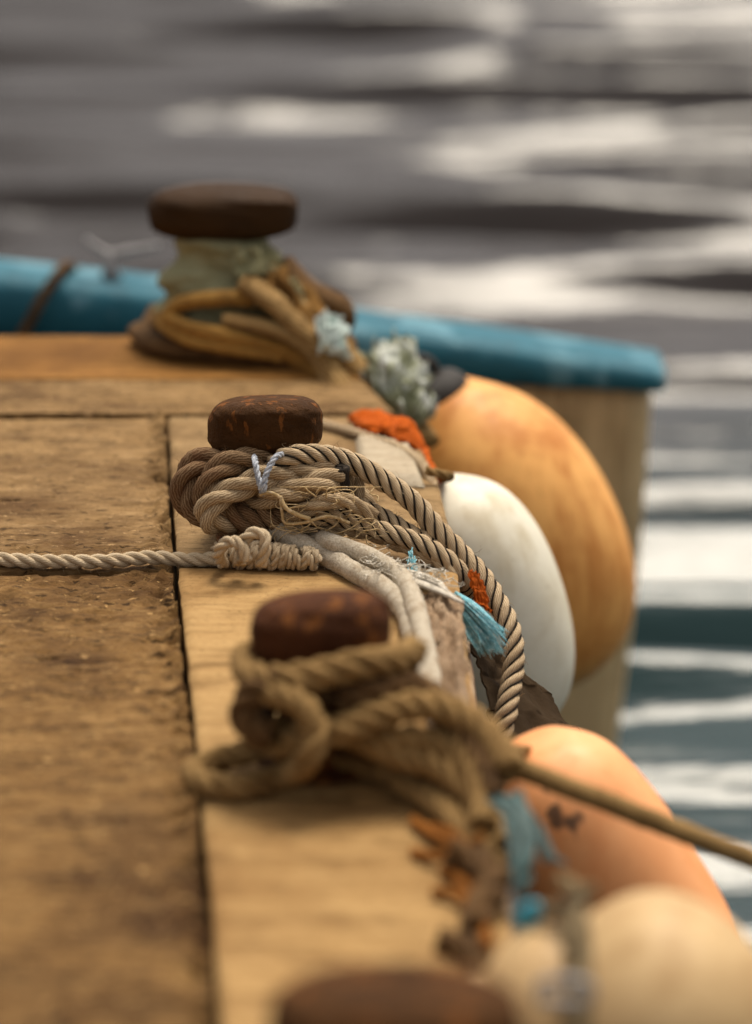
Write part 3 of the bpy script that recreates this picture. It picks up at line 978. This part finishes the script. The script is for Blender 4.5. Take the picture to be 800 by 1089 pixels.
softrope(mb, [G_(240, 340, -.13), G_(275, 346, -.155), G_(310, 358, -.17), G_(338, 382, -.19), G_(352, 412, -.22)], 0.0161, seed=101, flat=.7)
softrope(mb, [G_(318, 330, -.1), G_(350, 358, -.14), G_(378, 388, -.17), G_(405, 418, -.2), G_(432, 440, -.24), G_(455, 470, -.3)], 0.0213, seed=117, flat=.7)
tag(mb.build('mooring_rope', M_ROPE_BROWN), 'pale brown ropes slanting down from the green cloth over the far deck edge', 'rope')
mb = MB()
cloth(mb, [[G_(276, 286, -.10), G_(300, 288, -.09), G_(330, 300, -.05)], [G_(290, 318, -.135), G_(325, 322, -.14), G_(355, 345, -.09)], [G_(318, 352, -.16), G_(352, 356, -.17), G_(382, 378, -.13)], [G_(345, 392, -.20), G_(380, 398, -.21), G_(408, 412, -.18)], [G_(372, 432, -.25), G_(405, 436, -.26), G_(432, 446, -.24)]], .014, 91, thick=.006)
tag(mb.build('canvas_sheet', M_OCHRECLOTH), 'ochre brown canvas draped from the farthest bollard down over the deck edge', 'canvas')
mb = MB()
cloth(mb, [[G_(336, 338, -0.18), G_(350, 334, -0.17), G_(364, 340, -0.15)], [G_(338, 352, -0.20), G_(352, 352, -0.20), G_(368, 362, -0.18)], [G_(346, 366, -0.22), G_(358, 372, -0.22), G_(372, 380, -0.20)]], .012, 12)
tag(mb.build('rag', M_RAGWHITE), 'small white and teal rag stuck in the far ropes below the dark rope end', 'rag')
mb = MB()
cloth(mb, [[G_(372, 372, -.12), G_(400, 366, -.10), G_(438, 368, -.10)], [G_(385, 392, -.20), G_(415, 388, -.20), G_(450, 394, -.16)], [G_(405, 418, -.25), G_(430, 415, -.25), G_(452, 414, -.22)], [G_(425, 442, -.3), G_(445, 440, -.3), G_(462, 440, -.28)]], .028, 21)
tag(mb.build('plastic_bag', M_BAG), 'crumpled green and white plastic bag lying over the edge beside the orange fender', 'bag')
mb = MB()
cloth(mb, [[PZ(374, 446, .012), PZ(378, 453, .016), PZ(384, 460, .012)], [PZ(404, 440, .018), PZ(408, 449, .024), PZ(410, 460, .018)], [PZ(432, 448, .02), PZ(426, 458, .024), PZ(426, 470, .018)], [PY(452, 478, 4.24), PY(444, 486, 4.2), PY(446, 496, 4.18)], [PY(470, 512, 4.12), PY(460, 516, 4.1), PY(456, 524, 4.08)]], .006, 31, thick=.006)
tag(mb.build('cloth_strip', M_RAGORANGE), 'bright orange cloth strip draped over the edge behind the focused bollard', 'cloth')
mb = MB()
rope(mb, [PZ(318, 445, .012), PZ(350, 452, .012), PZ(390, 464, .014), PZ(425, 476, .016), PZ(448, 492, .016), PY(462, 520, 4.0), PY(470, 560, 3.95)], .0072, pitch=6.5, sides=6)
tag(mb.build('cord', M_ROPE_FLECK), 'thin tan cord crossing the deck edge right behind the focused bollard', 'cord')
mb = MB()
b0 = [PZ(384, 512, .006), PZ(378, 468, .006), PZ(436, 474, .006), PZ(452, 518, .006)]
bt = [p * 1.0 for p in b0]
nn = 16
g = np.array([[(b0[0] * (1 - i) + b0[3] * i) * (1 - j) + (b0[1] * (1 - i) + b0[2] * i) * j for i in np.linspace(0, 1, nn)] for j in np.linspace(0, 1, nn)])
I, J = np.meshgrid(np.linspace(0, 1, nn), np.linspace(0, 1, nn))
ed = np.minimum(np.minimum(I, 1 - I), np.minimum(J, 1 - J))
g[:, :, 2] = .006 + .012 * np.clip(ed / .07, 0, 1) ** .5 + .002 * fbm(I * 5, J * 8, 4)
mb.grid(g)
low = g.copy()
low[:, :, 2] = .0045
mb.grid(low[:, ::-1])
tag(mb.build('wood_block', M_PALE), 'pale whitish wooden block on the cap plank right of the focused bollard', 'block')
mb = MB()
cloth(mb, [[PY(500, 606, 3.57), PY(508, 610, 3.575), PY(514, 620, 3.58)], [PY(503, 624, 3.56), PY(512, 628, 3.565), PY(519, 636, 3.57)], [PY(508, 642, 3.55), PY(516, 645, 3.555), PY(523, 650, 3.56)]], .002, 5)
tag(mb.build('cloth_scrap', M_RAGORANGE), 'small orange scrap showing between flecked rope and blue tassel', 'cloth')

mb = MB()
cloth(mb, [[PY(498, 684, 3.60), PY(528, 694, 3.64), PY(556, 714, 3.66)], [PY(512, 715, 3.56), PY(548, 722, 3.62), PY(584, 742, 3.64)], [PY(525, 752, 3.50), PY(565, 758, 3.56), PY(612, 770, 3.60)], [PY(535, 800, 3.45), PY(580, 800, 3.48), PY(640, 806, 3.52)]], .005, 61, freq=.6)
tag(mb.build('canvas_flap', M_CANVAS), 'dark brown canvas flap hanging under the flecked rope beside the white fender', 'canvas')
mb = MB()
nu, nv = 40, 70
I, J = np.meshgrid(np.linspace(0, 1, nu), np.linspace(0, 1, nv))
A0, A1, B0, B1 = PZ(440, 640, 0), PZ(490, 640, 0), PZ(450, 762, 0), PZ(499, 762, 0)
g = (A0 * (1 - J)[..., None] + B0 * J[..., None]) * (1 - I)[..., None] + (A1 * (1 - J)[..., None] + B1 * J[..., None]) * I[..., None]
hump = np.clip(np.sin(pi * np.clip(I, 0, 1)), 0, 1) ** .45 * np.clip(np.sin(pi * J), 0, 1) ** .25
rid = 1 - np.abs(fbm(I * 5 + fbm(I * 2, J * 3, 2) * 1.5, J * 7, 71, 4)) * 3.2
g[:, :, 2] = .006 + hump * (.016 + .010 * rid)
g[:, :, 0] += .006 * fbm(J * 9, I * 2, 77, 3)
low = g.copy()
low[:, :, 2] = .005
mb.grid(g)
mb.grid(low[:, ::-1])
tag(mb.build('timber_strip', M_TIMBER), 'gnarled weathered timber strip on the plank edge under the soft white rope', 'timber')

# ------------------------------------------------------------------ ropes on the reddish bollard
Nn_ = lambda u, v, d: PY(u, v, YN + d)
mb = MB()
RN = .0168
for zc, ph, r2 in ((.108, .3, 0), (.066, 1.2, .004)):
    a = np.linspace(.1, 2 * pi + .1, 26)
    rr = .045 + RN + r2
    rope(mb, [(cN[0] + rr * math.cos(t), cN[1] + rr * math.sin(t), zc + .006 * math.sin(t + ph)) for t in a], RN, pitch=6, strands=4, phase=ph, mat=1, sides=6)
rope(mb, [Nn_(262, 698, .02), Nn_(264, 715, -.05), Nn_(290, 722, -.09), Nn_(335, 718, -.10), Nn_(385, 708, -.09), Nn_(428, 700, -.05), Nn_(440, 690, 0)], RN, pitch=6, strands=4, sides=7)
rope(mb, [Nn_(335, 730, -.08), Nn_(300, 728, -.095), Nn_(272, 735, -.09), Nn_(260, 755, -.09), Nn_(268, 776, -.10), Nn_(288, 782, -.10)], RN, pitch=6, strands=4, sides=7, mat=1)
rope(mb, [Nn_(285, 735, -.09), Nn_(306, 740, -.115), Nn_(326, 756, -.13), Nn_(336, 780, -.14), Nn_(328, 806, -.15), PZ(300, 826, .022), PZ(262, 836, .020), PZ(225, 834, .020), PZ(208, 822, .020), PZ(232, 808, .022), PZ(262, 800, .03), PZ(285, 792, .04), Nn_(300, 775, -.08)], RN * .88, pitch=6, strands=4, sides=7)
rope(mb, [Nn_(292, 795, -.07), Nn_(325, 783, -.11), Nn_(362, 776, -.12), Nn_(400, 762, -.11), Nn_(438, 752, -.10), Nn_(475, 755, -.11), Nn_(505, 768, -.13), Nn_(530, 790, -.16), Nn_(545, 820, -.2)], RN, pitch=6, strands=4, sides=7)
rope(mb, [PZ(318, 815, .02), PZ(348, 806, .024), PZ(385, 812, .024), PZ(422, 826, .022), PZ(456, 846, .022), PZ(490, 876, .022), PZ(518, 910, .02), Nn_(535, 940, -.3)], RN * .9, pitch=6, strands=4, sides=7)
rope(mb, [Nn_(360, 745, -.09), Nn_(400, 735, -.09), Nn_(440, 730, -.07), Nn_(470, 745, -.09), Nn_(496, 775, -.12), Nn_(515, 810, -.17), Nn_(528, 850, -.22)], RN * .9, pitch=6, strands=4, sides=7, mat=1)
rope(mb, [Nn_(400, 790, -.1), Nn_(440, 785, -.11), Nn_(478, 798, -.13), Nn_(505, 822, -.16), Nn_(528, 858, -.2), Nn_(540, 900, -.27)], RN * .9, pitch=6, strands=4, sides=7)
rope(mb, [Nn_(455, 815, -.1), Nn_(478, 842, -.14), Nn_(498, 868, -.18), Nn_(520, 890, -.22), Nn_(528, 930, -.27)], RN * .85, pitch=6, strands=4, sides=7, mat=1)
rope(mb, [Nn_(345, 770, -.06), Nn_(385, 785, -.09), Nn_(425, 802, -.11), Nn_(465, 812, -.13), Nn_(500, 840, -.17), Nn_(522, 875, -.22)], RN, pitch=6, strands=4, sides=7)
rope(mb, [Nn_(420, 715, -.02), Nn_(452, 738, -.05), Nn_(480, 770, -.09), Nn_(500, 800, -.14), Nn_(512, 835, -.19), Nn_(516, 880, -.25)], RN, pitch=6, strands=4, sides=7)
rope(mb, [Nn_(350, 800, -.02), Nn_(390, 795, -.05), Nn_(430, 815, -.07), Nn_(470, 850, -.12), Nn_(500, 890, -.18)], RN, pitch=6, strands=4, sides=7, mat=1)
tag(mb.build('mooring_rope', [M_ROPE_BROWN, M_ROPE_DARK]), 'thick brown rope wound round the reddish bollard with a loop lying on the deck', 'rope')
mb = MB()
a_, b_ = Nn_(470, 782, -.10), PY(800, 914, 2.86)
c_ = PY(545, 814, 2.87)
dir_ = (b_ - c_)
softrope(mb, [a_, Nn_(510, 798, -.11), c_, c_ + dir_ * .5, b_, b_ + dir_ * 1.0 + np.array([0, 0, -.0]), b_ + dir_ * 4.5, c_ + dir_ * 11.2], .0112, seed=5)
tag(mb.build('mooring_line', M_ROPE_BROWN), 'taut brown line stretching from the reddish bollard over the salmon fender to the water', 'rope')
mb = MB()
for pts in ([PZ(440, 872, .012), PZ(462, 888, .016), PZ(484, 900, .02), PZ(502, 922, .016), Nn_(512, 950, -.36)],
            [PZ(456, 880, .014), PZ(478, 884, .02), PZ(498, 898, .024), PZ(508, 912, .02), Nn_(520, 940, -.33)],
            [PZ(462, 948, .010), PZ(486, 950, .016), PZ(506, 972, .014), Nn_(520, 1005, -.5)],
            [PZ(470, 925, .010), PZ(488, 935, .014), PZ(505, 955, .014), Nn_(515, 985, -.45)],
            [PZ(440, 905, .010), PZ(470, 910, .018), PZ(495, 905, .022), Nn_(512, 890, -.28)]):
    rope(mb, pts, .0058, pitch=7, sides=6)
tag(mb.build('tangled_cord', M_RUST_ROPE), 'rust brown tangled cord on the plank edge below the brown ropes', 'cord')
mb = MB()
rope(mb, [PZ(480, 905, .03), Nn_(505, 915, -.3), Nn_(520, 925, -.33), Nn_(525, 945, -.36), Nn_(512, 965, -.4), Nn_(505, 990, -.45)], .017, pitch=8, sides=6)
rope(mb, [PZ(470, 1000, .012), PZ(500, 1010, .012), PZ(520, 1040, .01)], .014, pitch=8, sides=6)
tag(mb.build('rope_stub', M_ROPE_DARK), 'short dark brown rope stub hanging at the plank edge beside the blue rag', 'rope')
mb = MB()
cloth(mb, [[Nn_(518, 852, -.26), Nn_(540, 845, -.27), Nn_(558, 842, -.26)], [Nn_(536, 872, -.30), Nn_(552, 868, -.31), Nn_(568, 868, -.29)], [Nn_(543, 900, -.33), Nn_(556, 896, -.34), Nn_(572, 894, -.31)], [Nn_(544, 925, -.36), Nn_(556, 925, -.37), Nn_(566, 912, -.35)], [Nn_(548, 946, -.38), Nn_(558, 948, -.39), Nn_(566, 940, -.37)]], .0045, 41, freq=.6)
cloth(mb, [[Nn_(560, 872, -.28), Nn_(568, 868, -.28), Nn_(574, 880, -.27)], [Nn_(570, 892, -.30), Nn_(578, 894, -.30), Nn_(586, 900, -.29)], [Nn_(580, 912, -.32), Nn_(590, 914, -.32), Nn_(602, 920, -.31)]], .003, 44, freq=.6)
tag(mb.build('rag', M_RAGBLUE), 'faded blue rag hanging from the brown ropes in front of the salmon fender', 'rag')


# ------------------------------------------------------------------ fenders
def fender(px_a, px_b, y, prof, label, mat, neckmat, ya=None, seed=0, hang=None, eye=True):
    """buoy body lathed round the axis from px_a (neck end) to px_b; prof = [(t along, radius in px)]"""
    A, Bp = PY(px_a[0], px_a[1], ya or y), PY(px_b[0], px_b[1], y)
    k = mpp((px_a[0] + px_b[0]) / 2, (px_a[1] + px_b[1]) / 2, y)
    axis_ = Bp - A
    L = np.linalg.norm(axis_)
    d = axis_ / L
    n1 = np.cross(d, [0, 1, 0])
    n1 /= np.linalg.norm(n1)
    n2 = np.cross(d, n1)
    f = empty('fender', (A + Bp) / 2, label, 'fender', 'fenders hung along the boat side')
    t = np.linspace(prof[0][0], prof[-1][0], 60)
    # smooth interpolation
    pt, pr = [p[0] for p in prof], [p[1] for p in prof]
    r = np.interp(t, pt, pr)
    for _ in range(10):
        r[1:-1] = (r[:-2] + 2 * r[1:-1] + r[2:]) / 4
    a = np.linspace(0, 2 * pi, 72, endpoint=False)
    TT, AA = np.meshgrid(t, a, indexing='ij')
    wob = 1 + .012 * fbm(np.cos(AA) * 1.2 + 5, np.sin(AA) * 1.2 + TT * 2, seed, 2)
    Rr = r[:, None] * k * wob
    P = A + TT[:, :, None] * axis_ + Rr[:, :, None] * (np.cos(AA)[:, :, None] * n1 + np.sin(AA)[:, :, None] * n2)
    m = MB()
    m.grid(P, True, caps=True)
    m.build('body', mat, f)
    m = MB()
    if not eye:
        if hang is not None:
            m = MB()
            rope(m, [A + d * .002] + hang, .0065, sides=6)
            m.build('lanyard', M_ROPE_BROWN, f)
        return f
    r0 = max(pr[0], 10) * k * (1 if eye else .55)
    t0 = prof[0][0]
    q = A + d * L * t0
    g_ = 1 if eye else .3
    sweep(m, np.array([q + d * .012, q - d * .012 * g_, q - d * .026 * g_, q - d * .034 * g_]), np.array([1.12, 1.08, .9, .6]) * r0 * .85, 28)
    nk = m.build('neck', neckmat, f)
    m = MB()
    aa = np.linspace(0, 2 * pi, 24)
    e0 = q - d * (.046 if eye else .006)
    er = r0 * .38
    sweep(m, np.array([e0 + er * (math.cos(x) * d + math.sin(x) * n1) for x in aa]), .008, 10)
    ey = m.build('eyelet', neckmat, nk)
    ey.parent = nk
    if hang is not None:
        m = MB()
        rope(m, [e0] + hang, .0065, sides=6)
        m.build('lanyard', M_ROPE_BROWN, f)
    return f


def ell(semi_t, r, t0=0.0, t1=1.0, neck=None, pw=2.15):
    out = []
    for t in np.linspace(t0, t1, 40):
        x = (t - .5) / semi_t
        out.append((t, r * max(0, 1 - abs(x) ** pw) ** (1 / pw) if abs(x) < 1 else 0.5))
    if neck:
        out = [(t, max(v, neck) if t < .2 else v) for t, v in out]
    return out


fender((458, 418), (618, 724), 4.72, ell(.5, 121, .015, .999, 44), 'large orange fender farthest along the boat side, with a black neck', M_F_ORANGE, M_RUBBER, seed=1,
       hang=[PY(430, 420, 4.60), PY(405, 425, 4.62)])
fender((469, 508), (555, 784), 4.17, ell(.5, 90, .004, .999, 8, 2.25), 'cream white fender between the orange and the salmon ones', M_F_WHITE, M_F_WHITE, seed=2, eye=False,
       hang=[PY(474, 505, 4.0), PY(452, 500, 4.0)])
fender((561, 797), (786, 1226), 3.12, [(0, 44), (.003, 58), (.05, 78), (.12, 90), (.22, 101), (.32, 106), (.42, 111), (.5, 112), (.58, 109), (.7, 98), (.82, 80), (.92, 52), (.98, 20), (1, 1)], 'salmon orange fender with dark scuffs under the taut brown line', M_F_PINK, M_F_PINK, seed=3, eye=False,
       hang=[PY(545, 800, 3.05), PY(520, 815, 2.95)])
tanf = fender((515, 1085), (842, 1105), 2.40, [(0, 55), (.03, 78), (.10, 100), (.2, 108), (.28, 104), (.36, 128), (.46, 146), (.56, 150), (.68, 142), (.8, 118), (.9, 86), (.97, 44), (1, 1)], 'nearest blurred tan fender strapped round its waist at the bottom right', M_F_TAN, M_F_TAN, seed=4)


# strap round the tan fender, buckle, ring
def ring_path(px_a, px_b, y, tt, rpx, a0, a1, n=40):
    A, Bp = PY(px_a[0], px_a[1], y), PY(px_b[0], px_b[1], y)
    k = mpp((px_a[0] + px_b[0]) / 2, (px_a[1] + px_b[1]) / 2, y)
    d = (Bp - A) / np.linalg.norm(Bp - A)
    n1 = np.array([0, 0, 1.0]) - d * d[2]
    n1 /= np.linalg.norm(n1)
    n2 = np.cross(d, n1)
    c = A + (Bp - A) * tt
    return np.array([c + rpx * k * (math.cos(x) * n1 + math.sin(x) * n2) for x in np.linspace(a0, a1, n)]), d, n1, n2, c, k


st = empty('strap', tanf.location, 'dark webbing strap with a grey buckle round the tan fender', 'strap')
C, d, n1, n2, c, k = ring_path((515, 1085), (842, 1105), 2.40, .275, 112, 0, 2 * pi, 60)
mb = MB()
P = np.array([[C[i] + d * w * .014 + (C[i] - c) / np.linalg.norm(C[i] - c) * h for w, h in ((-1, -.004), (-1, .003), (1, .003), (1, -.004))] for i in range(len(C))])
mb.grid(P, True, caps=True)
mb.build('webbing', M_STRAP, st)
front = PY(600, 1056, 2.26)
mb = MB()
bw, bh = .020, .008
fr = [(-bw, -bh), (bw, -bh), (bw, bh), (-bw, bh), (-bw, -bh)]
sweep(mb, catmull([front + np.array([x, 0, z]) for x, z in fr], .002)[0], .004, 8)
mb.build('buckle', M_STEEL, st)
mb = MB()
aa = np.linspace(0, 2 * pi, 30)
rc = PY(562, 973, 2.42)
sweep(mb, np.array([rc + np.array([.0085 * math.cos(x), .002 * math.sin(x), .006 * math.sin(x) + .004 * math.cos(x)]) for x in aa]), .0055, 10, caps=False)
tag(mb.build('ring', M_TEAL), 'small teal plastic ring beside the strap at the plank edge', 'ring')
mb = MB()
rope(mb, [PY(562, 973, 2.43), PY(580, 968, 2.42), PY(604, 962, 2.4), PY(622, 950, 2.4), PY(634, 946, 2.4)], .0075, pitch=7, sides=6)
rope(mb, [PY(596, 935, 2.44), PY(612, 945, 2.42), PY(618, 962, 2.4), PY(612, 985, 2.33), PY(606, 1010, 2.3)], .007, pitch=7, sides=6)
tag(mb.build('lanyard', M_STRAP), 'short olive lanyard tied over the top of the strapped tan fender', 'cord')

# ------------------------------------------------------------------ light
world = bpy.data.worlds.new('World')
S.world = world
world.use_nodes = True
wt = world.node_tree
bg = wt.nodes['Background']
sky = wt.nodes.new('ShaderNodeTexSky')
sky.sky_type = 'NISHITA'
sky.sun_disc = False
SUN_EL, SUN_AZ = math.radians(66), math.radians(25)   # azimuth from +Y towards +X
sky.sun_elevation = SUN_EL
sky.sun_rotation = SUN_AZ
sky.air_density = 1.0
sky.dust_density = 5.0
sky.ozone_density = 1.0
hs = wt.nodes.new('ShaderNodeHueSaturation')
hs.inputs['Saturation'].default_value = .06
wt.links.new(sky.outputs[0], hs.inputs['Color'])
tint = wt.nodes.new('ShaderNodeMix')
tint.data_type = 'RGBA'
tint.blend_type = 'MULTIPLY'
tint.inputs[0].default_value = 1
tint.inputs[7].default_value = (1, .955, .925, 1)
wt.links.new(hs.outputs[0], tint.inputs[6])
wt.links.new(tint.outputs[2], bg.inputs[0])
bg.inputs[1].default_value = .085
sd = bpy.data.lights.new('sun', 'SUN')
sd.energy = 1.5
sd.angle = math.radians(22)
sd.color = (1, .89, .72)
so = bpy.data.objects.new('sun', sd)
COL.objects.link(so)
dv = Vector((math.sin(SUN_AZ) * math.cos(SUN_EL), math.cos(SUN_AZ) * math.cos(SUN_EL), math.sin(SUN_EL)))
so.rotation_euler = dv.to_track_quat('Z', 'Y').to_euler()
so.location = dv * 20

S.view_settings.view_transform = 'Standard'
S.view_settings.look = 'None'
S.view_settings.exposure = 1.0
S.view_settings.gamma = 1.0
S.render.engine = 'CYCLES'
S.cycles.max_bounces = 6
S.cycles.use_denoising = True
